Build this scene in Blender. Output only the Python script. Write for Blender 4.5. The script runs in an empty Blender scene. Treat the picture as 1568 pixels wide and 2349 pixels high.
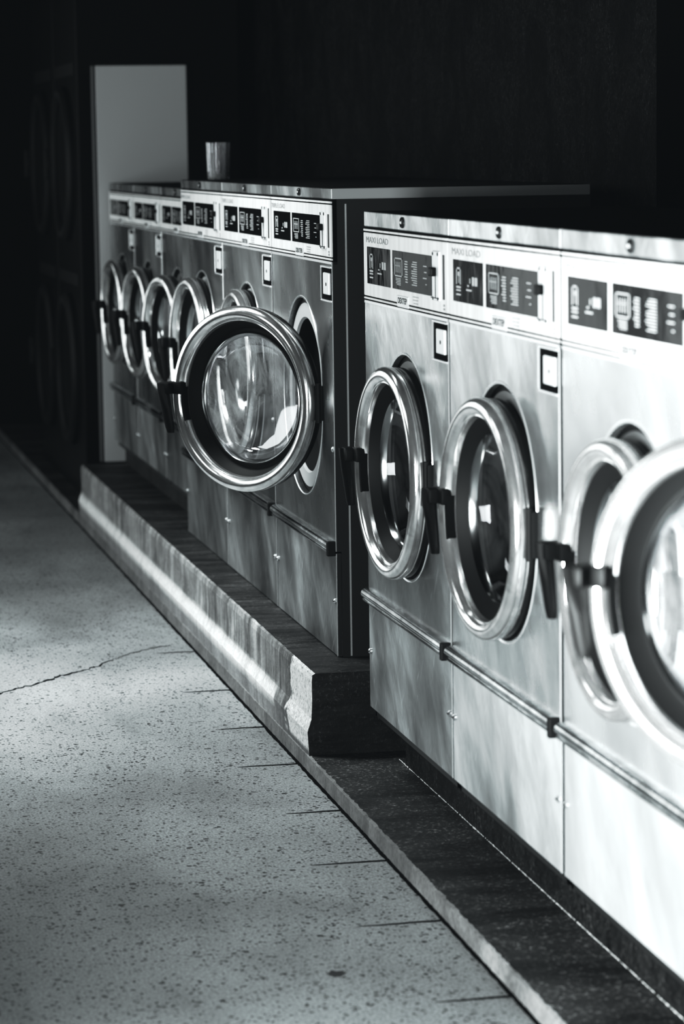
import bpy, bmesh, math, random
from mathutils import Vector, Matrix
from math import sin, cos, pi, radians
random.seed(4)
scene = bpy.context.scene
COL = scene.collection

# ------------------------------------------------------------------ materials
def newmat(name):
    m = bpy.data.materials.new(name); m.use_nodes = True
    nt = m.node_tree
    return m, nt, nt.nodes['Principled BSDF'], nt.nodes, nt.links

def g(v): return (v*0.985, v, v*1.01, 1)

def simple(name, v, rough=.5, metal=0., coat=0., spec=.5):
    m, nt, b, N, L = newmat(name)
    b.inputs['Base Color'].default_value = g(v)
    b.inputs['Roughness'].default_value = rough
    b.inputs['Metallic'].default_value = metal
    b.inputs['Coat Weight'].default_value = coat
    b.inputs['Specular IOR Level'].default_value = spec
    return m

def noise(N, L, vec, scale, detail=4, rough=.55, dist=0., dims='4D', w=None):
    n = N.new('ShaderNodeTexNoise'); n.noise_dimensions = dims
    n.inputs['Scale'].default_value = scale; n.inputs['Detail'].default_value = detail
    n.inputs['Roughness'].default_value = rough; n.inputs['Distortion'].default_value = dist
    L.new(vec, n.inputs['Vector'])
    if w is not None: L.new(w, n.inputs['W'])
    return n.outputs['Fac']

def ramp(N, L, fac, stops):
    r = N.new('ShaderNodeValToRGB'); L.new(fac, r.inputs['Fac'])
    e = r.color_ramp.elements
    while len(e) < len(stops): e.new(.5)
    for el, (p, v) in zip(e, stops): el.position = p; el.color = (v, v, v, 1)
    return r.outputs['Color']

def coords(N, L, scale=(1,1,1), kind='Object', rot=(0,0,0)):
    tc = N.new('ShaderNodeTexCoord'); mp = N.new('ShaderNodeMapping')
    mp.inputs['Scale'].default_value = scale
    if any(rot):
        mr = N.new('ShaderNodeMapping'); mr.inputs['Rotation'].default_value = rot
        L.new(tc.outputs[kind], mr.inputs['Vector']); L.new(mr.outputs['Vector'], mp.inputs['Vector'])
    else:
        L.new(tc.outputs[kind], mp.inputs['Vector'])
    return mp.outputs['Vector']

def math_(N, L, op, a, b=None, c=None):
    n = N.new('ShaderNodeMath'); n.operation = op
    for i, v in enumerate((a, b, c)):
        if v is None: continue
        if isinstance(v, (int, float)): n.inputs[i].default_value = v
        else: L.new(v, n.inputs[i])
    return n.outputs[0]

def mixc(N, L, fac, a, b, mode='MIX'):
    n = N.new('ShaderNodeMix'); n.data_type = 'RGBA'; n.blend_type = mode
    for i, v in ((0, fac), (6, a), (7, b)):
        if isinstance(v, (int, float)): n.inputs[i].default_value = v if i == 0 else (v, v, v, 1)
        elif isinstance(v, tuple): n.inputs[i].default_value = v
        else: L.new(v, n.inputs[i])
    return n.outputs[2]

def bump(N, L, b, h, strength=.3, dist=.002):
    n = N.new('ShaderNodeBump'); n.inputs['Strength'].default_value = strength
    n.inputs['Distance'].default_value = dist
    L.new(h, n.inputs['Height']); L.new(n.outputs['Normal'], b.inputs['Normal'])

def steel_mat(name, lo, hi, rlo=.28, rhi=.5, metal=.8, streak=1.):
    """worn stainless sheet: vertical brushing, cloudy smears, fine scratches"""
    m, nt, b, N, L = newmat(name)
    oi = N.new('ShaderNodeObjectInfo')
    w = math_(N, L, 'MULTIPLY', oi.outputs['Random'], 37.)
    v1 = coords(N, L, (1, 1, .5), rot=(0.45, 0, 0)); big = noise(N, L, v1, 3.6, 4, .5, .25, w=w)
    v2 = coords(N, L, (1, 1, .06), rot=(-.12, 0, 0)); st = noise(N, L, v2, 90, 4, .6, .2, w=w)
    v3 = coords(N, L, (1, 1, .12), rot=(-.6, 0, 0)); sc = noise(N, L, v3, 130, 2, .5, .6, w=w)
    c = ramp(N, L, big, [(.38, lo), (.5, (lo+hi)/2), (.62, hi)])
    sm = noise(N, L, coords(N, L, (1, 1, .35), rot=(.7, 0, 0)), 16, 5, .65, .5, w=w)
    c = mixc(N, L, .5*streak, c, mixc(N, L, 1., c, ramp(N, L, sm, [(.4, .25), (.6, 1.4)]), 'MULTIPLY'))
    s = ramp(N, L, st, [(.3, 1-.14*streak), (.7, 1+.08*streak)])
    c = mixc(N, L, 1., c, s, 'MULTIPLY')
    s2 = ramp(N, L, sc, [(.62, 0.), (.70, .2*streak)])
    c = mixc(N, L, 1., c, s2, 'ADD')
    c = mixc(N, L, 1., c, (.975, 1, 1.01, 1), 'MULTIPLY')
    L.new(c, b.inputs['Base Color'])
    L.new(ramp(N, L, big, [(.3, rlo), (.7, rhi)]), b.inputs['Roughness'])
    b.inputs['Metallic'].default_value = metal
    bump(N, L, b, st, .06, .001)
    return m

M = {}
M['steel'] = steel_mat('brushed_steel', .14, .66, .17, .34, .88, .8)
M['steel_clean'] = steel_mat('lit_steel', .5, .85, .2, .34, .8, .25)  # lighter copy for the nearest machines; stronger light put into the colour
M['steel_low_clean'] = steel_mat('lit_lower_steel', .6, .92, .26, .4, .65, .25)  # their lower panels, brightened in colour the same way
M['steel_shaded'] = steel_mat('shaded_steel', .12, .36, .2, .34, .92, .5)  # darker copy for the far machines; their dim reflections painted in
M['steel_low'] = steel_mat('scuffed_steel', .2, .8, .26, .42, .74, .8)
M['steel_low_shaded'] = steel_mat('scuffed_shaded_steel', .10, .5, .26, .42, .75, .8)  # scuffs plus the same painted darkening on far lower panels
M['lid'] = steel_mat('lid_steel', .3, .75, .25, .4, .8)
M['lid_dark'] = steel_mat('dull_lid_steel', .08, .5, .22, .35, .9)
M['chrome'] = simple('chrome', .86, .09, 1.)
def dirty_chrome():
    m, nt, b, N, L = newmat('worn_chrome')
    v = coords(N, L); n = noise(N, L, v, 26, 4, .6, .4, dims='3D')
    L.new(ramp(N, L, n, [(.34, .62), (.55, .92)]), b.inputs['Base Color'])
    L.new(ramp(N, L, n, [(.35, .2), (.65, .12)]), b.inputs['Roughness'])
    b.inputs['Metallic'].default_value = .9
    n2 = noise(N, L, v, 9, 2, .5, 0, dims='3D'); bump(N, L, b, n2, .14, .006)
    return m
M['ring'] = dirty_chrome()
M['black'] = simple('black_plastic', .003, .45, spec=.12)
M['rubber'] = simple('black_rubber', .006, .6, spec=.2)
M['dark'] = simple('dark_enamel', .012, .3, spec=.5)
M['side'] = simple('grey_enamel', .010, .42)
M['gap'] = simple('matt_black', .002, .9, spec=.05)
M['print_white'] = simple('white_print', .4, .5)
M['print_black'] = simple('black_print', .012, .5)
M['print_grey'] = simple('grey_print', .22, .5)
M['plate'] = simple('pale_plate', .75, .35, .3)
M['edge'] = simple('polished_edge', .9, .25, .7)
M['flange'] = simple('pale_enamel_ring', .5, .35, .2)
M['flange_dark'] = simple('dark_flange', .12, .4, .3)
M['screw'] = simple('screw_steel', .6, .3, .9)

def panel_mat():
    m, nt, b, N, L = newmat('pale_aluminium_panel')
    n = noise(N, L, coords(N, L, (1, 1, .15)), 34, 3, dims='3D')
    L.new(ramp(N, L, n, [(.3, .6), (.6, .78)]), b.inputs['Base Color'])
    b.inputs['Roughness'].default_value = .4; b.inputs['Metallic'].default_value = .1
    return m
M['panel'] = panel_mat()
def screen_mat():
    m, nt, b, N, L = newmat('glossy_black_window')
    b.inputs['Base Color'].default_value = g(.006)
    b.inputs['Roughness'].default_value = .07; b.inputs['Specular IOR Level'].default_value = .04
    n = noise(N, L, coords(N, L), 14, 2, dims='3D'); bump(N, L, b, n, .12, .004)
    return m
M['screen'] = screen_mat()

def glass_mat(name, milk, tint, refl=.9):
    m, nt, b, N, L = newmat(name)
    N.remove(b); out = N['Material Output']
    tr = N.new('ShaderNodeBsdfTransparent'); tr.inputs[0].default_value = (tint, tint, tint*1.01, 1)
    gl = N.new('ShaderNodeBsdfGlossy'); gl.inputs['Roughness'].default_value = .04
    gl.inputs['Color'].default_value = (.9, .9, .92, 1)
    df = N.new('ShaderNodeBsdfPrincipled'); df.inputs['Base Color'].default_value = g(.62); df.inputs['Roughness'].default_value = .45
    fr = N.new('ShaderNodeFresnel'); fr.inputs['IOR'].default_value = 1.5
    n = noise(N, L, coords(N, L, (1, 1.4, .55)), 13, 8, .68, .8, dims='3D')
    n2 = noise(N, L, coords(N, L), 5, 2, .5, .3, dims='3D')
    f = math_(N, L, 'MULTIPLY', ramp(N, L, n, [(.4, 0.15), (.62, 1.)]), ramp(N, L, n2, [(.36, .3), (.6, 1.)]))
    f = math_(N, L, 'MULTIPLY', f, milk)
    a = N.new('ShaderNodeMixShader'); L.new(f, a.inputs[0]); L.new(tr.outputs[0], a.inputs[1]); L.new(df.outputs[0], a.inputs[2])
    c = N.new('ShaderNodeMixShader'); L.new(math_(N, L, 'MULTIPLY_ADD', fr.outputs[0], refl, .01), c.inputs[0]); L.new(a.outputs[0], c.inputs[1]); L.new(gl.outputs[0], c.inputs[2])
    L.new(c.outputs[0], out.inputs['Surface'])
    return m
M['glass'] = glass_mat('dark_door_glass', .05, .55, .16)
M['glass_cloudy'] = glass_mat('cloudy_door_glass', .8, .85, .22)  # pale haze mixed in for the brightness behind the open door
M['glass_near'] = glass_mat('hazy_door_glass', .28, .8, .3)
M['tumbler'] = glass_mat('clear_tumbler_glass', .9, .9)

def floor_mat():
    m, nt, b, N, L = newmat('terrazzo_floor')
    v = coords(N, L)
    vs = coords(N, L, (1, .55, 1))
    base = ramp(N, L, noise(N, L, v, 1.3, 3, .5, .3, dims='3D'), [(.35, .2), (.5, .26), (.65, .32)])
    fine = ramp(N, L, noise(N, L, vs, 210, 3, .7, 0, dims='3D'), [(.3, .45), (.5, .95), (.75, 1.45)])
    c = mixc(N, L, 1., base, fine, 'MULTIPLY')
    n1 = noise(N, L, v, 60, 3, .6, 0, dims='3D')
    dv = N.new('ShaderNodeVectorMath'); dv.operation = 'MULTIPLY_ADD'
    nn = N.new('ShaderNodeTexNoise'); nn.inputs['Scale'].default_value = 70; nn.inputs['Detail'].default_value = 3; L.new(v, nn.inputs['Vector'])
    L.new(nn.outputs['Color'], dv.inputs[0]); dv.inputs[1].default_value = (.012, .012, 0); L.new(v, dv.inputs[2])
    for sc_, thr, rad, dk in ((115, .50, .40, .05), (48, .80, .24, .12)):
        vo = N.new('ShaderNodeTexVoronoi'); vo.inputs['Scale'].default_value = sc_; L.new(dv.outputs[0], vo.inputs['Vector'])
        sepc = N.new('ShaderNodeSeparateColor'); L.new(vo.outputs['Color'], sepc.inputs[0])
        pick = math_(N, L, 'GREATER_THAN', sepc.outputs[0], thr)
        rr = math_(N, L, 'MULTIPLY_ADD', sepc.outputs[1], rad, .08)
        dot = math_(N, L, 'MULTIPLY', pick, math_(N, L, 'LESS_THAN', vo.outputs['Distance'], rr))
        dens = ramp(N, L, noise(N, L, v, 9, 3, .6, 0, dims='3D'), [(.35, .6), (.5, 1.)])
        c = mixc(N, L, math_(N, L, 'MULTIPLY', dot, dens), c, mixc(N, L, 1., c, dk, 'MULTIPLY'))
    st = ramp(N, L, noise(N, L, coords(N, L, (1, .3, 1)), 6, 3, .6, .6, dims='3D'), [(.36, .8), (.5, 1.)])
    c = mixc(N, L, .7, c, mixc(N, L, 1., c, st, 'MULTIPLY'))
    c = mixc(N, L, 1., c, (.97, 1, 1.01, 1), 'MULTIPLY')
    L.new(c, b.inputs['Base Color']); b.inputs['Roughness'].default_value = .62
    b.inputs['Specular IOR Level'].default_value = .35
    bump(N, L, b, n1, .35, .002)
    return m
M['floor'] = floor_mat()

def concrete_mat(name, lo, hi, streaks=True):
    m, nt, b, N, L = newmat(name)
    v = coords(N, L)
    c = ramp(N, L, noise(N, L, v, 7, 7, .68, .5, dims='3D'), [(.3, lo), (.5, (lo+hi)*.5), (.72, hi)])
    if streaks:
        s = ramp(N, L, noise(N, L, coords(N, L, (1, 1, .1)), 17, 5, .7, .3, dims='3D'), [(.33, .28), (.5, .95), (.7, 1.35)])
        c = mixc(N, L, 1., c, s, 'MULTIPLY')
    f = noise(N, L, v, 90, 4, .75, 0, dims='3D')
    c = mixc(N, L, 1., c, ramp(N, L, f, [(.3, .6), (.5, 1.), (.7, 1.25)]), 'MULTIPLY')
    L.new(c, b.inputs['Base Color']); b.inputs['Roughness'].default_value = .75
    bump(N, L, b, f, .5, .003)
    return m
M['concrete'] = concrete_mat('stained_concrete', .09, .40)
def kerb_front_mat():
    m, nt, b, N, L = newmat('kerb_front_concrete')
    v = coords(N, L); sep = N.new('ShaderNodeSeparateXYZ'); L.new(v, sep.inputs[0])
    y, z = sep.outputs[1], sep.outputs[2]
    c = ramp(N, L, noise(N, L, v, 6, 6, .65, .5, dims='3D'), [(.3, .10), (.5, .24), (.72, .40)])
    s1 = noise(N, L, coords(N, L, (1, 1, .07)), 14, 5, .72, .2, dims='3D')
    c = mixc(N, L, 1., c, ramp(N, L, s1, [(.34, .2), (.48, .9), (.68, 1.5)]), 'MULTIPLY')
    # lower half is smoother and paler, with a highlight painted along the ledge
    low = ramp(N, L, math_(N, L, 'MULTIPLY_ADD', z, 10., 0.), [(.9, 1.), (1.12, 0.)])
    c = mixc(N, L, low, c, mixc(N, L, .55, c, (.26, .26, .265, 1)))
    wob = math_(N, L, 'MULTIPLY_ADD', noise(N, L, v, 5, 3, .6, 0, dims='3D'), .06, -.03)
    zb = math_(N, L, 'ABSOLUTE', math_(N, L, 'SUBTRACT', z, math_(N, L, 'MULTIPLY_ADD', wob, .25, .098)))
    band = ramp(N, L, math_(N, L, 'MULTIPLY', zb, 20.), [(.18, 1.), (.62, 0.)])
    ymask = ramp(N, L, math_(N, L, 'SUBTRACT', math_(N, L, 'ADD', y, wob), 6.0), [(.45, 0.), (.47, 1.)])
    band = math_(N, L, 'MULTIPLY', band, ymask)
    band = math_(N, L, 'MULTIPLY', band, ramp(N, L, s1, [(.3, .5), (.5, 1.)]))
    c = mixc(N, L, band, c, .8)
    # bare broken patch at the end
    n4 = noise(N, L, v, 16, 5, .7, .5, dims='3D')
    pm_ = math_(N, L, 'ADD', math_(N, L, 'SUBTRACT', y, 6.0), math_(N, L, 'MULTIPLY_ADD', n4, .3, -.15))
    patch = ramp(N, L, pm_, [(.29, 1.), (.31, 0.)])
    f = noise(N, L, v, 110, 5, .8, 0, dims='3D')
    bare = ramp(N, L, f, [(.34, .12), (.44, .55), (.7, .8)])
    dark = ramp(N, L, pm_, [(.31, .5), (.5, 1.)])
    c = mixc(N, L, 1., c, dark, 'MULTIPLY')
    c = mixc(N, L, math_(N, L, 'MULTIPLY', patch, ramp(N, L, math_(N, L, 'MULTIPLY', z, 10.), [(.45, 0.), (.55, 1.)])), c, bare)
    c = mixc(N, L, 1., c, ramp(N, L, f, [(.3, .6), (.5, 1.), (.7, 1.2)]), 'MULTIPLY')
    L.new(c, b.inputs['Base Color']); b.inputs['Roughness'].default_value = .75
    bump(N, L, b, f, .6, .004)
    return m
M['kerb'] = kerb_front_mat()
M['concrete_bare'] = concrete_mat('chipped_concrete', .4, .75, False)
M['white_edge'] = concrete_mat('scraped_plinth_edge', .07, .24, False)

def tile_mat(name, lo, hi, spec=.25, fleck=.11, brush=True):
    m, nt, b, N, L = newmat(name)
    v = coords(N, L)
    a = noise(N, L, coords(N, L, (.45, 1.3, 1)), 4.2, 6, .65, .8, dims='3D')
    br = noise(N, L, coords(N, L, (.12, 1, 1)), 55, 4, .7, .4, dims='3D')
    f = noise(N, L, v, 120, 4, .8, 0, dims='3D')
    c = ramp(N, L, a, [(.4, lo), (.6, hi)])
    if brush: c = mixc(N, L, 1., c, ramp(N, L, br, [(.38, .3), (.62, 1.9)]), 'MULTIPLY')
    sp = ramp(N, L, f, [(.55, 0.), (.68, fleck)])
    sp = mixc(N, L, 1., sp, ramp(N, L, a, [(.42, .15), (.62, 1.)]), 'MULTIPLY')
    c = mixc(N, L, 1., c, sp, 'ADD')
    L.new(c, b.inputs['Base Color']); b.inputs['Roughness'].default_value = .6
    b.inputs['Specular IOR Level'].default_value = spec
    bump(N, L, b, f, .5, .002)
    return m
M['darktile'] = tile_mat('dark_quarry_tile', .004, .028, .3, .16)
M['plinth_top'] = tile_mat('worn_black_plinth_top', .004, .03, .3, .3, False)
M['darkend'] = tile_mat('blackened_kerb_end', .004, .012)
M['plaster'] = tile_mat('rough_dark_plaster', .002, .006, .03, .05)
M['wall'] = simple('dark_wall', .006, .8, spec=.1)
M['partition'] = simple('pale_partition', .7, .5)
M['frame'] = simple('partition_frame', .09, .5)

# ------------------------------------------------------------------ mesh helpers
def mesh_obj(name, bm, mats, parent=None, loc=(0,0,0), smooth=None, rot=None):
    me = bpy.data.meshes.new(name)
    bmesh.ops.recalc_face_normals(bm, faces=bm.faces[:])
    bm.to_mesh(me); bm.free()
    if not isinstance(mats, (list, tuple)): mats = [mats]
    for m in mats: me.materials.append(m)
    if smooth is not None:
        for p in me.polygons: p.use_smooth = True
        me.set_sharp_from_angle(angle=radians(smooth))
    o = bpy.data.objects.new(name, me); COL.objects.link(o)
    o.location = loc
    if rot: o.rotation_euler = rot
    if parent: o.parent = parent
    return o

def add_box(bm, x0, x1, y0, y1, z0, z1, bev=0., seg=2, mi=0):
    r = bmesh.ops.create_cube(bm, size=1)
    for v in r['verts']:
        v.co = Vector(((x0+x1)/2 + v.co.x*(x1-x0), (y0+y1)/2 + v.co.y*(y1-y0), (z0+z1)/2 + v.co.z*(z1-z0)))
    fs = set(f for v in r['verts'] for f in v.link_faces)
    for f in fs: f.material_index = mi
    if bev:
        es = list(set(e for v in r['verts'] for e in v.link_edges))
        bmesh.ops.bevel(bm, geom=es, offset=bev, segments=seg, affect='EDGES', profile=.5)

def add_quad(bm, pts, mi=0):
    f = bm.faces.new([bm.verts.new(p) for p in pts]); f.material_index = mi; return f

def add_lathe(bm, prof, cy=0, cz=0, cx=0, n=72, mi=0, cap_end=False, a0=0, a1=2*pi, fn=None):
    """prof: (radius, x) pairs revolved around the x axis"""
    full = abs(a1-a0-2*pi) < 1e-6
    cnt = n if full else n+1
    rings = []
    for r, x in prof:
        rings.append([bm.verts.new((cx+x, cy+r*cos(a0+(a1-a0)*k/n), cz+r*sin(a0+(a1-a0)*k/n))) for k in range(cnt)])
    for i in range(len(rings)-1):
        for k in range(cnt if full else cnt-1):
            j = (k+1) % cnt
            f = bm.faces.new((rings[i][k], rings[i][j], rings[i+1][j], rings[i+1][k]))
            f.material_index = fn(i) if fn else mi
    if cap_end: 
        f = bm.faces.new(rings[-1]); f.material_index = mi
    return rings

def arc(cr, cx, rad, d0, d1, n=10):
    return [(cr+rad*cos(radians(d0+(d1-d0)*i/n)), cx+rad*sin(radians(d0+(d1-d0)*i/n))) for i in range(n+1)]

def add_cyl(bm, p0, p1, r, n=12, mi=0, r1=None):
    p0, p1 = Vector(p0), Vector(p1); d = (p1-p0).normalized()
    a = d.orthogonal().normalized(); b = d.cross(a)
    r1 = r if r1 is None else r1
    A = [bm.verts.new(p0+(a*cos(2*pi*k/n)+b*sin(2*pi*k/n))*r) for k in range(n)]
    B = [bm.verts.new(p1+(a*cos(2*pi*k/n)+b*sin(2*pi*k/n))*r1) for k in range(n)]
    fs = [bm.faces.new((A[k], A[(k+1)%n], B[(k+1)%n], B[k])) for k in range(n)]
    fs += [bm.faces.new(A[::-1]), bm.faces.new(B)]
    for f in fs: f.material_index = mi

def text_mesh(body, size, width=None, weight=0.):
    c = bpy.data.curves.new('lettering', 'FONT'); c.body = body; c.size = size
    c.align_x = 'CENTER'; c.align_y = 'CENTER'; c.offset = weight
    o = bpy.data.objects.new('lettering', c); COL.objects.link(o)
    dg = bpy.context.evaluated_depsgraph_get(); dg.update()
    me = bpy.data.meshes.new_from_object(o.evaluated_get(dg))
    bpy.data.objects.remove(o); bpy.data.curves.remove(c)
    if width:
        xs = [v.co.x for v in me.vertices]; s = width/(max(xs)-min(xs))
        for v in me.vertices: v.co.x *= s
    return me

def text_obj(name, body, size, x, yc, zc, mat, parent, width=None, weight=0.):
    """lettering that faces -x and reads from far (+y) to near"""
    me = text_mesh(body, size, width, weight)
    for v in me.vertices:
        tx, ty = v.co.x, v.co.y
        v.co = Vector((x, yc-tx, zc+ty))
    me.materials.append(mat)
    o = bpy.data.objects.new(name, me); COL.objects.link(o); o.parent = parent
    return o

def panel_hole(bm, y0, y1, z0, z1, cy, cz, r, x, lip=.012, n=72):
    corners = [(y0, z0), (y1, z0), (y1, z1), (y0, z1)]
    angs = sorted([2*pi*k/n for k in range(n)] + [math.atan2(b-cz, a-cy) % (2*pi) for a, b in corners])
    inner, outer = [], []
    for a in angs:
        c, s = cos(a), sin(a)
        t = min([(y1-cy)/c if c > 1e-9 else 9, (y0-cy)/c if c < -1e-9 else 9, (z1-cz)/s if s > 1e-9 else 9, (z0-cz)/s if s < -1e-9 else 9])
        inner.append(bm.verts.new((x, cy+r*c, cz+r*s))); outer.append(bm.verts.new((x, cy+t*c, cz+t*s)))
    m = len(angs)
    ib = [bm.verts.new(v.co+Vector((lip, 0, 0))) for v in inner]
    ob = [bm.verts.new(v.co+Vector((lip, 0, 0))) for v in outer]
    for k in range(m):
        j = (k+1) % m
        bm.faces.new((inner[k], outer[k], outer[j], inner[j]))
        bm.faces.new((inner[k], inner[j], ib[j], ib[k]))
        bm.faces.new((outer[k], ob[k], ob[j], outer[j])).material_index = 1

def empty(name, loc):
    o = bpy.data.objects.new(name, None); COL.objects.link(o); o.location = loc; o.empty_display_size = .1
    return o
def tag(o, label, cat, group=None):
    o['label'] = label; o['category'] = cat
    if group: o['group'] = group
def struct(o): o['kind'] = 'structure'; return o

def copy_tree(o, parent=None):
    c = o.copy(); COL.objects.link(c)
    if parent: c.parent = parent
    for ch in o.children: copy_tree(ch, c)
    return c

# ------------------------------------------------------------------ washing machine
DEP = .6
def make_washer(T):
    W, zb, zt = T['W'], T['base'], T['top']
    H = lambda z: z - zb            # heights are given above the floor, the machine stands at zb
    y0, y1 = 0.0045, W-.0045          # near edge .. far edge
    cy, cz = W/2+T.get('cyo', 0), H(T['cz'])
    root = empty('washing_machine', (0, 0, zb))
    c0, c1 = H(T['c0']), H(T['c1'])
    lid0, top = H(T['lid0']), H(zt)
    bot, bar = H(T['bot']), H(T['bar'])
    R = T['R']; RF = T['RF']
    # cabinet: open fronted shell
    bm = bmesh.new(); x0 = .012
    t = .012
    add_box(bm, x0, DEP, y0, y0+t, 0 if not T['toe'] else bot-.02, lid0)
    add_box(bm, x0, DEP, y1-t, y1, 0 if not T['toe'] else bot-.02, lid0)
    add_box(bm, DEP-t, DEP, y0, y1, 0, lid0)
    add_box(bm, x0, DEP, y0, y1, (0 if not T['toe'] else bot-.02), (0 if not T['toe'] else bot-.02)+t)
    mesh_obj('cabinet', bm, M['side'], root)
    bm = bmesh.new(); add_box(bm, .03, .034, y0-.0012, y0, bot, lid0-.01); 
    mesh_obj('side_seam_trim', bm, M['edge'], root)
    if T['toe']:
        bm = bmesh.new(); add_box(bm, T['toe'], DEP-.02, y0, y1, 0, bot-.02)
        mesh_obj('toe_kick', bm, M['darkend'], root)
    # door panel with round hole
    bm = bmesh.new(); panel_hole(bm, y0, y1, bar-.012, c0-.006, cy, cz+T['fz'], RF, 0)
    mesh_obj('door_panel', bm, [M[T.get('steel', 'steel')], M['side']], root, smooth=30)
    bm = bmesh.new(); add_box(bm, -.0012, .002, y0, y1, c0-.012, c0-.006, .0005, 1); add_box(bm, -.0012, .0015, y0-.0003, y0+.003, bar-.012, c0-.006, .0008, 1)
    mesh_obj('edge_trim', bm, M['edge'], root)
    # service panel
    bm = bmesh.new(); add_box(bm, 0, .012, y0, y1, bot, bar-.016, .0015, 1)
    for f in bm.faces:
        f.normal_update()
        if abs(f.normal.y) > .9: f.material_index = 1
    sp = mesh_obj('service_panel', bm, [M[T.get('steel_low', 'steel_low')], M['side']], root)
    bm = bmesh.new(); add_box(bm, -.0008, .0015, y0-.0003, y0+.0018, bot, bar-.016, .0008, 1)
    mesh_obj('edge_trim', bm, M['edge'], sp)
    for yy in (y0+.012, y1-.016):
        bm = bmesh.new(); zz = bar-.126
        add_lathe(bm, [(.0065, 0), (.0065, -.003), (.004, -.0055), (.0001, -.006)], yy, zz, 0, 12)
        add_box(bm, -.0068, -.0058, yy-.005, yy+.005, zz-.0008, zz+.0008, mi=1)
        mesh_obj('screw', bm, [M['screw'], M['black']], sp, smooth=40)
    if not T['toe']:
        bm = bmesh.new(); zz = bar+.22; yy = y0+.012
        add_lathe(bm, [(.0065, 0), (.0065, -.003), (.004, -.0055), (.0001, -.006)], yy, zz, 0, 12)
        mesh_obj('screw', bm, M['screw'], root, smooth=40)
    # bumper bar: half round extrusion with grooves
    bm = bmesh.new()
    prof = [(.002, -.016), (-.010, -.016), (-.014, -.013), (-.0155, -.009), (-.0125, -.006), (-.0175, -.003), (-.019, .003), (-.0165, .009), (-.012, .0125), (-.006, .014), (.002, .014)]
    A = [bm.verts.new((x, y0+.016, bar-.004+z)) for x, z in prof]; B = [bm.verts.new((x, y1-.004, bar-.004+z)) for x, z in prof]
    for k in range(len(prof)-1): bm.faces.new((A[k], A[k+1], B[k+1], B[k]))
    bm.faces.new(A); bm.faces.new(B[::-1])
    bb = mesh_obj('bumper_bar', bm, M['bar'], root, smooth=50)
    bm = bmesh.new(); add_box(bm, -.021, 0, y0+.001, y0+.0155, bar-.022, bar+.012, .003, 2)
    mesh_obj('end_cap', bm, M['rubber'], bb)
    # lid
    bm = bmesh.new(); add_box(bm, 0, DEP, y0, y1, lid0, top, .002, 2)
    for f in bm.faces:
        n = f.normal
        f.material_index = 1 if n.z > .7 else (2 if n.y < -.9 else 0)
    lid = mesh_obj('lid', bm, [M[T.get('lid', 'lid')], M['gap'], M['lidside']], root)
    bm = bmesh.new(); lz = (lid0+top)/2; lr = min(.011, (top-lid0)*.36)
    add_lathe(bm, [(lr, .001), (lr, -.003), (lr*.8, -.005), (lr*.72, -.003), (.0001, -.003)], W*.505, lz, 0, 24)
    lk = mesh_obj('lock', bm, M['dark'], lid, smooth=40)
    bm = bmesh.new(); add_box(bm, -.005, -.0031, W*.505-.0045, W*.505+.0045, lz-.0022, lz+.0022)
    mesh_obj('keyhole', bm, M['plate'], lk)
    # control panel
    bm = bmesh.new(); add_box(bm, .002, .012, y0, y1, c0-.012, lid0, mi=1)
    add_box(bm, -.0015, .006, y0+.001, y1-.001, c0+.004, c1-.004, .001, 1)
    add_box(bm, -.002, .006, y0+.001, y1-.001, c1-.001, c1+.0035, .0008, 1)
    add_box(bm, -.002, .006, y0+.001, y1-.001, c0-.003, c0+.001, .0008, 1)
    cp = mesh_obj('control_panel', bm, [M['panel'], M['gap']], root)
    h = c1-c0; s = W/.74
    za, zc_ = c0+h*.215, c0+h*.765
    Y = lambda d: d*s
    X = -.0022
    def window(name, a, b_):
        bm = bmesh.new(); add_box(bm, X, -.001, Y(a), Y(b_), za, zc_, .0006, 1)
        return mesh_obj(name, bm, M['screen'], cp)
    wa = window('display_window', .482, .700); wb = window('instruction_window', .124, .463)
    def q(bm, a, b_, fa, fb, mi=0):
        za_, zb_ = za+(zc_-za)*fa, za+(zc_-za)*fb
        add_quad(bm, [(X-.0004, Y(a), za_), (X-.0004, Y(b_), za_), (X-.0004, Y(b_), zb_), (X-.0004, Y(a), zb_)], mi)
    bm = bmesh.new()
    q(bm, .668, .674, .42, .82); q(bm, .640, .646, .42, .82); q(bm, .640, .674, .78, .82); q(bm, .650, .662, .62, .72); q(bm, .652, .657, .45, .62)
    q(bm, .640, .674, .33, .38); q(bm, .640, .674, .26, .30); q(bm, .640, .674, .16, .20)
    q(bm, .520, .538, .44, .64); q(bm, .542, .558, .44, .64); q(bm, .570, .576, .48, .60); q(bm, .560, .600, .30, .34); q(bm, .580, .592, .40, .44)
    mesh_obj('printed_symbols', bm, M['print_white'], wa)
    bm = bmesh.new()
    q(bm, .438, .443, .34, .82); q(bm, .372, .377, .34, .82); q(bm, .372, .443, .79, .82); q(bm, .372, .443, .34, .37)
    for k in range(4): q(bm, .388+k*.012, .392+k*.012, .44, .72)
    q(bm, .386, .434, .60, .63)
    random.seed(3)
    for k in range(5): q(bm, .385, .385+random.uniform(.03, .055), .12+k*.04, .14+k*.04)
    for k in range(9): q(bm, .325, .325+random.uniform(.02, .03), .22+k*.065, .25+k*.065)
    for k in range(11): q(bm, .245, .245+random.uniform(.03, .055), .18+k*.058, .205+k*.058)
    for k in range(4): q(bm, .165, .165+random.uniform(.01, .035), .25+k*.15, .275+k*.15)
    mesh_obj('printed_instructions', bm, M['print_white'], wb)
    # coin slide
    bm = bmesh.new(); add_box(bm, -.005, 0, Y(.058), Y(.113), c0+h*.17, c0+h*.84, .002, 2)
    sl = mesh_obj('coin_slide', bm, M['plate'], cp)
    bm = bmesh.new()
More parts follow.
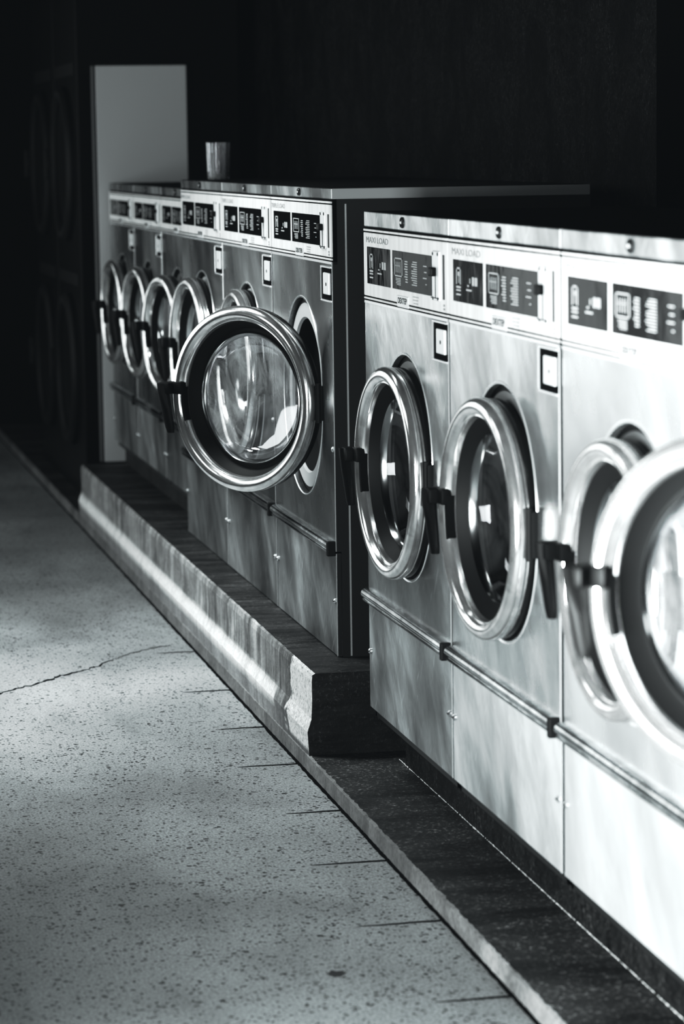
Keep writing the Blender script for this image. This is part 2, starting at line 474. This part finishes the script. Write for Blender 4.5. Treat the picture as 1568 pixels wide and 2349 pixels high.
    add_box(bm, -.0056, -.004, Y(.082), Y(.088), c0+h*.2, c0+h*.5)
    for a, b_ in ((.066, .80), (.105, .80), (.066, .2), (.105, .2)):
        add_lathe(bm, [(.0035, -.004), (.0035, -.0062), (.0001, -.0064)], Y(a), c0+h*b_, 0, 10)
    add_box(bm, -.0056, -.004, Y(.058), Y(.122), c0+h*.20, c0+h*.215)
    mesh_obj('slide_detail', bm, M['print_black'], sl)
    bm = bmesh.new(); add_box(bm, -.016, -.004, Y(.078), Y(.104), c0+h*.5, c0+h*.62, .003, 2)
    mesh_obj('coin_knob', bm, M['black'], sl)
    bm = bmesh.new(); add_box(bm, X-.0006, -.001, Y(.026), Y(.039), c0+h*.2, c0+h*.8, .0006, 1)
    mesh_obj('black_slot', bm, M['print_black'], cp)
    # lettering
    bm = bmesh.new(); add_box(bm, -.0034, -.001, Y(.322), Y(.418), c0-.004, c0+h*.135, .0006, 1)
    bd = mesh_obj('name_badge', bm, M['plate'], cp)
    text_obj('lettering', 'DEXTER', h*.115, -.0038, Y(.37), c0+h*.062, M['print_black'], bd, Y(.082), .0006)
    if T['text']: text_obj('heading_lettering', T['text'], h*.125, -.0022, Y(.604 if T['text'][0] == 'M' else .64), c0+h*.865, M['print_grey'], cp, Y(.205 if T['text'][0] == 'M' else .18), 0)
    bm = bmesh.new()
    for k, (a, b_) in enumerate(((.235, .285), (.24, .285), (.24, .28))):
        zz = c0+h*(.15-.045*k); add_quad(bm, [(X, Y(a), zz), (X, Y(b_), zz), (X, Y(b_), zz+.0016), (X, Y(a), zz+.0016)])
    for k in range(2):
        zz = c0+h*(.06+.05*k); add_quad(bm, [(X, Y(.024), zz), (X, Y(.036), zz), (X, Y(.036), zz+.004), (X, Y(.024), zz+.004)])
    mesh_obj('small_print', bm, M['print_grey'], cp)
    # coin drawer recess
    z1, z0 = H(T['coin'][1]), H(T['coin'][0]); ya, yb = .010, .108*s+.01
    bm = bmesh.new()
    e = .0045
    add_box(bm, -.004, .001, ya, yb+e, z1, z1+e, .001, 1); add_box(bm, -.004, .001, ya, yb+e, z0-e, z0, .001, 1); add_box(bm, -.004, .001, yb, yb+e, z0, z1, .001, 1)
    cb = mesh_obj('coin_drawer_frame', bm, M['edge'], root)
    bm = bmesh.new(); add_box(bm, -.0012, .001, ya, yb, z0, z1)  # flat dark plate, shade of the hollow put into its colour
    mesh_obj('recess_shade_plate', bm, M['gap'], cb)
    bm = bmesh.new(); add_box(bm, -.007, -.001, ya+.004, yb*.66, z0+.012, z1-.010, .002, 2)
    cd = mesh_obj('coin_drawer', bm, M['plate'], cb)
    bm = bmesh.new(); add_lathe(bm, [(.004, -.0065), (.004, -.0078), (.0001, -.008)], yb*.36, (z0+z1)/2, 0, 12)
    mesh_obj('keyhole', bm, M['black'], cd)
    # flange and drum
    bm = bmesh.new()
    add_lathe(bm, [(RF, .0015), (RF+.005, -.0015), (RF+.006, 0.0005)], cy, cz+T['fz'])
    mesh_obj('opening_trim', bm, M['edge'], root, smooth=50)
    bm = bmesh.new()
    add_lathe(bm, [(RF+.002, .014), (RF-.012, .014)], cy, cz+T['fz'], mi=1)
    add_lathe(bm, [(RF-.012, .014), (RF-.013, .010), (RF-.046, .010), (RF-.05, .016)], cy, cz+T['fz'])
    add_lathe(bm, [(RF-.05, .016), (RF-.052, .06), (RF-.07, .07), (RF-.072, .10), (RF-.06, .11)], cy, cz+T['fz'], mi=1)
    mesh_obj('door_flange', bm, [M[T.get('flange', 'flange')], M['rubber']], root, smooth=35)
    bm = bmesh.new()
    rd = RF-.05
    add_lathe(bm, [(rd-.028, .11), (rd-.03, .114), (rd-.022, .118), (rd+.02, .125), (rd+.03, .16), (rd+.03, .22), (rd+.026, .225), (rd+.03, .23), (rd+.03, .40), (rd*.8, .42), (rd*.78, .415), (rd*.4, .42), (.0001, .42)], cy, cz)
    for k in range(3):
        a = k*2*pi/3+.4
        add_cyl(bm, (.13, cy+(rd+.015)*cos(a), cz+(rd+.015)*sin(a)), (.40, cy+(rd+.015)*cos(a), cz+(rd+.015)*sin(a)), .022, 10)
    mesh_obj('drum', bm, M['drum'], root, smooth=35)
    # ---- door, hinged at the near side. Local frame: origin on the hinge line, +y towards the free edge
    hy = cy-R-.006
    door = bmesh.new()
    prof = [(R-.010, .013), (R-.004, .011), (R-.003, -.008)]
    k_ = R/.215
    prof2 = arc(R-.0095, -.020, .0095, -20, 20, 2)[1:] 
    rim = ([(R-.004, -.010), (R-.0015, -.013), (R, -.0175), (R-.0005, -.022)] + [(R-.0165+.016*cos(radians(t)), -.0215-.0165*sin(radians(t))) for t in (15, 30, 45, 60, 75, 90, 105, 120, 135, 150)]
           + [(R-.0315, -.0275), (R-.033, -.0282), (R-.0345, -.026), (R-.0355, -.020), (R-.036, -.013)])
    allp = prof+rim
    add_lathe(door, allp, R+.006, 0, 0, 96, fn=lambda i: 1 if i < 2 else 0)
    d = mesh_obj('door', door, [M['ring'], M['skirt']], root, (0, hy, cz), smooth=45)
    rg = R*.70
    bm = bmesh.new()
    add_lathe(bm, [(R-.0355, -.014), (R-.040, -.004), (rg+.012, .012), (rg+.003, .010)], R+.006, 0, 0, 80)
    add_lathe(bm, [(R-.010, .013), (rg+.01, .016)], R+.006, 0, 0, 80)
    mesh_obj('gasket', bm, M['rubber'], d, smooth=40)
    bm = bmesh.new()
    add_lathe(bm, [(rg+.005, .012), (rg+.003, .004), (rg-.001, .002), (rg-.005, .007), (rg-.008, .016)], R+.006, 0, 0, 80)
    mesh_obj('glass_rim', bm, M['rim'], d, smooth=60)
    bm = bmesh.new()
    add_lathe(bm, [(rg-.006, .012), (rg-.014, .030), (rg-.022, .044), (rg-.036, .054), (rg*.6, .060), (rg*.3, .062), (.0001, .0625)], R+.006, 0, 0, 80)
    mesh_obj('door_glass', bm, M['glass'], d, smooth=60)
    # handle: clamp over the rim, arm standing out, hanging grip
    ey = 2*R+.006
    bm = bmesh.new()
    add_box(bm, -.056, -.012, ey-.012, ey+.022, -.002+.006, .032, .004, 2)                # arm
    add_box(bm, -.040, -.020, ey-.038, ey-.004, .004, .034, .003, 2)                      # clamp
    add_lathe(bm, [(R-.031, -.028), (R-.031, -.0325), (R-.038, -.0315), (R-.038, -.016)], R+.006, 0, 0, 10, a0=-.32, a1=.12)
    # tapered grip
    gp = [(.030, .012, .013), (.012, .013, .014), (-.03, .011, .013), (-.075, .009, .012), (-.088, .0075, .009)]
    rings = []
    for z, hx, hyy in gp:
        cx_ = -.050+(.03-z)*.06; cy_ = ey+.014-(.03-z)*.16
        rings.append([bm.verts.new((cx_+hx*cos(a)*1.05, cy_+hyy*sin(a)*1.05, z)) for a in [2*pi*(j+.5)/8 for j in range(8)]])
    for i in range(len(rings)-1):
        for k in range(8): bm.faces.new((rings[i][k], rings[i][(k+1) % 8], rings[i+1][(k+1) % 8], rings[i+1][k]))
    bm.faces.new(rings[0]); bm.faces.new(rings[-1][::-1])
    hd = mesh_obj('handle', bm, M['black'], d, smooth=40)
    # hinge
    bm = bmesh.new()
    add_box(bm, -.012, .004, -.012, .012, -.04, .04, .002, 2); add_cyl(bm, (-.012, 0, -.045), (-.012, 0, .045), .007, 12)
    mesh_obj('hinge', bm, M['rubber'], d, smooth=40)
    return root

M['lidside'] = simple('dull_lid_side', .42, .45, .4)
M['drum'] = simple('drum_steel', .06, .38, .9)
M['skirt'] = simple('dark_door_side', .02, .2, .6)
M['rim'] = simple('smoked_chrome_rim', .5, .15, 1.)
M['bar'] = steel_mat('bumper_steel', .3, .85, .12, .26, 1.)

TA = dict(W=.74, base=.2225, top=1.281, lid0=1.256, c0=1.1235, c1=1.248, bot=.2245, bar=.476, toe=0, cz=.79, R=.2185, RF=.231, fz=0, coin=(1.031, 1.102), text='TRIPLE LOAD', steel='steel_shaded', steel_low='steel_low_shaded', lid='lid_dark')
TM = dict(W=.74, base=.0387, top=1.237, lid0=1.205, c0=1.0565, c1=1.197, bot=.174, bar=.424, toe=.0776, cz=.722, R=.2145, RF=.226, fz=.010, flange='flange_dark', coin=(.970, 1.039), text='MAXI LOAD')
TB = dict(W=.655, base=.2225, top=1.252, lid0=1.226, c0=1.117, c1=1.217, bot=.31, bar=.515, toe=.0365, cz=.80, R=.186, RF=.196, fz=.006, flange='flange_dark', coin=(1.03, 1.095), text='', steel='steel_shaded', steel_low='steel_low_shaded', lid='lid_dark')
YM, YA, YB = 5.8995, 6.2288, 8.452

def find(root, name):
    for o in root.children_recursive:
        if o.name.split('.')[0] == name: return o

def place(proto, used, x, y, ang, label, group, handle=0.):
    o = copy_tree(proto) if used else proto
    o.location.x = x; o.location.y = y
    tag(o, label, 'washing machine', group)
    d = find(o, 'door'); d.rotation_euler.z = radians(ang)
    return o

GM = 'larger-gap row of washers nearest the camera'
pm = make_washer(TM)
mac = []
rows = [(YM-TM['W'], 3.6, 'steel MAXI LOAD washer first right of the black gap, door slightly ajar'),
        (YM-2*TM['W'], 3.8, 'pale steel washer second right of the black gap, chrome-ringed door ajar'),
        (YM-3*TM['W']-.008, 3.0, 'bright blurred washer with its round door half hidden behind the nearest big open door'),
        (YM-4*TM['W']-.008, 28., 'nearest washer, cut by the frame, its huge blurred round door swung open')]
M['steel_mid'] = steel_mat('half_lit_steel', .24, .78, .18, .34, .84, .6)  # step between shaded and lit steel, light falloff in the colour
M['steel_low_mid'] = steel_mat('half_lit_lower_steel', .4, .95, .26, .42, .66, .5)  # lower panels at the same painted brightness step
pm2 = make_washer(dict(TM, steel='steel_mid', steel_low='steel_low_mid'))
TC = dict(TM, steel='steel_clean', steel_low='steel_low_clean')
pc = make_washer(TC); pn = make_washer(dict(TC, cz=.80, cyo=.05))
for i, (y, a, lab) in enumerate(rows):
    mac.append(place((pm, pm2, pc, pn)[i], False, 0, y, a, lab, 'washers on the low plinth at the right'))
pa = make_washer(TA)
rowsA = [(YA, 38., 'steel TRIPLE LOAD washer left of the black gap, round glass door swung wide open'),
         (YA+.74, 2., 'steel washer on the raised kerb, its door ring mostly hidden behind the wide open door'),
         (YA+1.48, 4.5, 'third large washer along the raised kerb, last before the smaller blurred washers')]
for i, (y, a, lab) in enumerate(rowsA):
    o = place(pa, i > 0, 0, y, a, lab, 'washers on the raised kerb next to the gap'); mac.append(o)
    if i == 0:
        gobj = find(o, 'door_glass'); a6 = o
for o in (mac[4], mac[3]):
    gobj = find(o, 'door_glass'); gobj.data = gobj.data.copy(); gobj.data.materials[0] = M['glass_cloudy'] if o is mac[4] else M['glass_near']
    gobj['label'] = 'cloudy door glass, pale haze mixed in'
pb = make_washer(TB)
rowsB = [(YB, 9., 'smaller blurred washer directly beyond the triple-load row, wide bright chrome door ring'),
         (YB+.655, 6., 'middle one of the three small blurred washers at the far end of the kerb'),
         (YB+1.31, 4., 'farthest small washer, its front partly covered by the pale partition strip')]
for i, (y, a, lab) in enumerate(rowsB):
    mac.append(place(pb, i > 0, .035, y, a, lab, 'small washers at the far end of the kerb'))

# ------------------------------------------------------------------ setting
# floor
bm = bmesh.new(); add_quad(bm, [(-1.75, -2, 0), (3, -2, 0), (3, 14.2, 0), (-1.75, 14.2, 0)])
fl = struct(mesh_obj('floor', bm, M['floor']))
bm = bmesh.new()
pts = [(-.95, 6.95), (-.8, 7.07), (-.688, 7.167), (-.613, 7.25), (-.56, 7.30), (-.509, 7.378), (-.45, 7.425), (-.404, 7.479), (-.35, 7.57), (-.3, 7.64), (-.223, 7.717), (-.151, 7.753)]
fine = []
for i in range(len(pts)-1):
    for k in range(6):
        t = k/6; fine.append((pts[i][0]*(1-t)+pts[i+1][0]*t+random.uniform(-.004, .004), pts[i][1]*(1-t)+pts[i+1][1]*t+random.uniform(-.010, .010)))
for i in range(len(fine)-1):
    (ax, ay), (bx, by) = fine[i], fine[i+1]; w = random.uniform(.0012, .0035)*(1 if i < 45 else .5)*3
    add_quad(bm, [(ax, ay-w, .0006), (bx, by-w, .0006), (bx, by+w, .0006), (ax, ay+w, .0006)])
struct(mesh_obj('crack', bm, M['gap'], fl))
for y, xl in ((7.636, -.217), (7.057, -.235), (6.574, -.223), (6.151, -.250), (5.682, -.228), (5.249, -.262), (4.803, -.264), (4.332, -.24)):
    bm = bmesh.new(); n = 8; x1 = -.112
    up = [(xl+(x1-xl)*k/n, y+random.uniform(-.002, .002)) for k in range(n+1)]
    for k in range(n):
        w0, w1 = .0045*(k/n)**.5+.0012, .0045*((k+1)/n)**.5+.0012
        add_quad(bm, [(up[k][0], up[k][1]-w0, .0006), (up[k+1][0], up[k+1][1]-w1, .0006), (up[k+1][0], up[k+1][1]+w1, .0006), (up[k][0], up[k][1]+w0, .0006)])
    struct(mesh_obj('joint', bm, M['gap'], fl))
def blotch(cx, cy, rx, ry, seed):
    random.seed(seed); bm = bmesh.new(); n = 26
    vs = [bm.verts.new((cx+rx*cos(2*pi*k/n)*random.uniform(.6, 1.15), cy+ry*sin(2*pi*k/n)*random.uniform(.5, 1.15), .0007)) for k in range(n)]
    bm.faces.new(vs); o = struct(mesh_obj('stain', bm, M['stain'], fl)); return o
M['stain'] = simple('dark_stain', .02, .6)
blotch(-.363, 4.53, .018, .018, 2)

# low plinth (0.039 high) : light front edge, dark tiled top, chipped white line at the toe
def strip_mesh(rows, ys, jit, mats_idx):
    """rows: list of (x,z) profile; sweeps along y with jitter per vertex"""
    bm = bmesh.new(); grid = []
    for j, y in enumerate(ys):
        grid.append([bm.verts.new((x+random.uniform(-1, 1)*jt[0], y, z+random.uniform(-1, 1)*jt[1])) for (x, z), jt in zip(rows, jit)])
    for j in range(len(ys)-1):
        for i in range(len(rows)-1):
            f = bm.faces.new((grid[j][i], grid[j+1][i], grid[j+1][i+1], grid[j][i+1])); f.material_index = mats_idx[i]
    return bm
random.seed(11)
XK = -.108
ys = [2.0+.012*k for k in range(1000)]
ys = [y for y in ys if y < 14]
bm = strip_mesh([(XK-.004, -.001), (XK-.001, .004), (XK, .037), (XK+.006, .0392), (.0776, .0387), (.60, .0387)], ys,
                [(0, 0), (.0006, 0), (.0008, .0005), (.0022, .0004), (0, 0), (0, 0)], [3, 0, 0, 1, 1])
struct(mesh_obj('trim_1', bm, [M['white_edge'], M['plinth_top'], M['concrete_bare'], M['gap']])).name = 'trim_1'
# dark open joint between floor and plinth
bm = bmesh.new(); n = 500
prev = None
for k in range(n):
    y = 2.5+k*.02; w = random.uniform(.0012, .0042)
    cur = (bm.verts.new((XK-.004-w, y, .0008)), bm.verts.new((XK+.001, y, .0008)))
    if prev: bm.faces.new((prev[0], prev[1], cur[1], cur[0]))
    prev = cur
struct(mesh_obj('trim_2', bm, M['gap']))
bm = bmesh.new(); prev = None
for k in range(420):
    y = 2.9+k*.0073; w = random.choice((.0003, .0007, .0012, .002))*random.uniform(.6, 1.2)
    cur = (bm.verts.new((.0776-w, y, .0392)), bm.verts.new((.0778, y, .0392+random.uniform(.0005, .002))))
    if prev and random.random() > .06: bm.faces.new((prev[0], prev[1], cur[1], cur[0]))
    prev = cur
struct(mesh_obj('trim_3', bm, M['concrete_bare']))

# raised kerb under the far washers
K0, K1, KZ = 6.05, 10.40, .2225
ys = [K0+.0]+[K0+.006+.0145*k for k in range(299)]; ys = [y for y in ys if y < K1]+[K1]
random.seed(21)
prof = [(XK+.006, .0), (XK+.0035, .02), (XK+.001, .075), (XK-.001, .092), (XK+.004, .106), (XK+.010, .120), (XK+.011, .16), (XK+.010, .205), (XK+.013, .2195), (XK+.018, KZ), (0.07, KZ), (.62, KZ)]
jit = [(0, 0), (.0006, 0), (.0008, 0), (.0008, .001), (.0008, .001), (.0012, 0), (.0012, 0), (.0012, .0008), (.0012, .0005), (.001, .0002), (0, 0), (0, 0)]
bm = strip_mesh(prof, ys, jit, [0, 0, 0, 0, 0, 0, 0, 0, 0, 1, 1])
# rough broken end face towards the camera
bm.verts.ensure_lookup_table()
first = [bm.verts[i] for i in range(len(prof))]; nrow = len(prof); last = [bm.verts[(len(ys)-1)*nrow+i] for i in range(nrow)]
base = [bm.verts.new((.62, K0, 0)), bm.verts.new((XK+.006, K0, 0))]
f = bm.faces.new(first+[base[0]]); f.material_index = 2
# far end face
e = bm.verts.new((.62, K1, 0)); f = bm.faces.new(last+[e]); f.material_index = 0
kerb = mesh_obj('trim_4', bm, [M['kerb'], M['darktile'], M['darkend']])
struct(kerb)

# walls and ceiling
def wall(name, pts, mat):
    bm = bmesh.new(); add_quad(bm, pts); return struct(mesh_obj(name, bm, mat))
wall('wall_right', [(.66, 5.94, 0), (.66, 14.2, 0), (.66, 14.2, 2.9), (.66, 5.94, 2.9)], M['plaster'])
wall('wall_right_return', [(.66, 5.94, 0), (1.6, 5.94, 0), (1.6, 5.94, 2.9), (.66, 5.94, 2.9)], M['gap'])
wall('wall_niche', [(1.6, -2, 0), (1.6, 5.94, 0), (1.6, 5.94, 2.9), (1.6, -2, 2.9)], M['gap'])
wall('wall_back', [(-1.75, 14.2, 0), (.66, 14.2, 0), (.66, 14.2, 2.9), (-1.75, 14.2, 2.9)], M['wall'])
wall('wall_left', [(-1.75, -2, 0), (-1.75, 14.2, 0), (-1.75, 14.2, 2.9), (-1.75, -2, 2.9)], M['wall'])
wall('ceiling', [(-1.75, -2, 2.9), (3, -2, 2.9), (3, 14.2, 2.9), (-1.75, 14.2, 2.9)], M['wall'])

# pale partition at the end of the kerb row
part = empty('partition_panel', (0, 10.47, KZ))
bm = bmesh.new(); add_box(bm, .0, .335, -.012, .012, 0, 1.455, .002, 1)
mesh_obj('board', bm, M['partition'], part)
bm = bmesh.new(); add_box(bm, -.014, -.003, -.012, .02, 0, 1.455, .002, 1)
mesh_obj('edge_strip', bm, M['frame'], part)
tag(part, 'tall pale grey blank partition board standing at the far end of the washer row', 'partition')

# stacked dryers beyond the partition, almost lost in the dark
def make_dryer():
    r = empty('stacked_dryer', (0, 0, .0387))
    bm = bmesh.new(); add_box(bm, .0, .62, .002, .788, 0.0, 1.95, .004, 2); mesh_obj('cabinet', bm, M['dryer'], r)
    for cz, nm in ((.48, 0), (1.28, 1)):
        bm = bmesh.new(); add_lathe(bm, [(.30, 0), (.30, -.02), (.285, -.034), (.262, -.034), (.25, -.02), (.25, -.012)], .395, cz, 0, 56)
        d = mesh_obj('door', bm, M['dryer_ring'], r, smooth=40)
        bm = bmesh.new(); add_lathe(bm, [(.25, -.012), (.12, -.006), (.0001, -.004)], .395, cz, 0, 56); mesh_obj('door_glass', bm, M['dryer_glass'], d, smooth=60)
        bm = bmesh.new(); add_box(bm, -.06, -.03, .66, .69, cz-.06, cz+.06, .006, 2); add_box(bm, -.05, -.02, .655, .695, cz-.02, cz+.02, .004, 2); mesh_obj('handle', bm, M['dryer_ring'], d)
        bm = bmesh.new(); add_box(bm, -.006, 0, .08, .70, cz+.335, cz+.385, .002, 1); mesh_obj('control_strip', bm, M['dryer_ring'], r)
    return r
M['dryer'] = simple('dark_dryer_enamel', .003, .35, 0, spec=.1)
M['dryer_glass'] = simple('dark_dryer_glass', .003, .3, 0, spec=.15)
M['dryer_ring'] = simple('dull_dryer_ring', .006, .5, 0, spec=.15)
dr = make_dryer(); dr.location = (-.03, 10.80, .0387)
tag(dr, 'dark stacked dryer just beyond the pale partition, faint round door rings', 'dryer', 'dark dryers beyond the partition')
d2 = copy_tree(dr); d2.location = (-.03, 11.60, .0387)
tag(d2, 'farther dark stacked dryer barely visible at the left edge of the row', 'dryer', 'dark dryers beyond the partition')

# glass tumbler on the lids
bm = bmesh.new()
prof = [(.0001, .0), (.030, .0), (.0325, .003), (.0355, .106), (.0362, .108), (.0345, .108), (.0312, .008), (.0001, .007)]
n = 12*4
rings = []
for r_, z in prof:
    rings.append([bm.verts.new((r_*cos(2*pi*k/n)*(1+.02*cos(12*2*pi*k/n)), r_*sin(2*pi*k/n)*(1+.02*cos(12*2*pi*k/n)), z)) for k in range(n)])
for i in range(len(rings)-1):
    for k in range(n): bm.faces.new((rings[i][k], rings[i][(k+1) % n], rings[i+1][(k+1) % n], rings[i+1][k]))
cup = mesh_obj('drinking_glass', bm, M['tumbler'], None, (.085, 8.27, 1.2812), smooth=60)
tag(cup, 'clear ribbed drinking glass standing on top of the washers', 'glass')

# ------------------------------------------------------------------ lights
def area(name, loc, target, sx, sy, power, spread=180):
    l = bpy.data.lights.new(name, 'AREA'); l.shape = 'RECTANGLE'; l.size = sx; l.size_y = sy; l.energy = power; l.spread = radians(spread)
    l.color = (.97, 1, 1.0)
    o = bpy.data.objects.new(name, l); COL.objects.link(o); o.location = loc
    o.rotation_euler = (Vector(target)-Vector(loc)).to_track_quat('-Z', 'Y').to_euler()
    return o
area('window_fill_light', (-1.7, 5.9, 1.75), (0, 5.9, 1.4), .8, .7, 5)  # added for reflections in the open door's ring and glass
area('window_fill_light', (-1.7, 7.25, 1.1), (0, 7.25, .9), .9, 1.9, 16)
area('window_fill_light', (-1.7, 8.6, 1.1), (0, 8.6, .9), 1.2, 1.9, 17)
area('window_fill_light', (-1.7, 10.4, 1.1), (0, 10.4, 1.0), 1.7, 1.9, 17)  # far stretch added for reflections in the nearer steel
area('window_fill_light', (-1.7, 12.6, 1.1), (0, 12.6, 1.0), 1.5, 1.9, 7)  # added so chrome rings and steel mirror something bright
area('near_fill_light', (-1.45, 3.0, .7), (0, 3.5, .92), .9, .9, 100, 120)  # added fill in the aisle to brighten the nearest machines
area('rear_fill_light', (-.6, -1.6, 2.2), (-.4, 6.0, .9), 1.8, 1.2, 20)  # added behind the camera for frontal reflections on chrome and glass
area('ceiling_lamp', (-1.2, 7.1, 2.7), (-.8, 7.1, 0), .4, 1.0, 34, 90)

w = bpy.data.worlds.new('world'); scene.world = w; w.use_nodes = True
w.node_tree.nodes['Background'].inputs[0].default_value = (.9, .95, 1, 1)
w.node_tree.nodes['Background'].inputs[1].default_value = .05

# ------------------------------------------------------------------ camera
YAW, PITCH, ROLL = 0.2056, 0.1279, -0.0141
fw = Vector((sin(YAW)*cos(PITCH), cos(YAW)*cos(PITCH), -sin(PITCH)))
r = Vector((cos(YAW), -sin(YAW), 0)); u = r.cross(fw)
r2 = r*cos(ROLL)+u*sin(ROLL); u2 = -r*sin(ROLL)+u*cos(ROLL)
cd = bpy.data.cameras.new('camera'); cam = bpy.data.objects.new('camera', cd); COL.objects.link(cam)
mw = Matrix(((r2.x, u2.x, -fw.x, -1.2855), (r2.y, u2.y, -fw.y, 0), (r2.z, u2.z, -fw.z, 1.3735), (0, 0, 0, 1)))
cam.matrix_world = mw
cd.sensor_fit = 'VERTICAL'; cd.sensor_height = 36; cd.lens = 100
cd.clip_start = .05
cd.dof.use_dof = True; cd.dof.focus_distance = 6.25; cd.dof.aperture_fstop = 4.7
scene.camera = cam

# ------------------------------------------------------------------ look
vs = scene.view_settings
vs.view_transform = 'Standard'; vs.look = 'None'; vs.exposure = 0
vs.use_curve_mapping = True
cm = vs.curve_mapping
for i, b0 in enumerate((.0075, .0092, .0105)):
    cm.curves[i].points[0].location = (0, b0); cm.curves[i].points[1].location = (1, .93 if i == 0 else .96)
c3 = cm.curves[3]
for x, y in ((.04, .022), (.15, .125), (.45, .57)): c3.points.new(x, y)
cm.update()
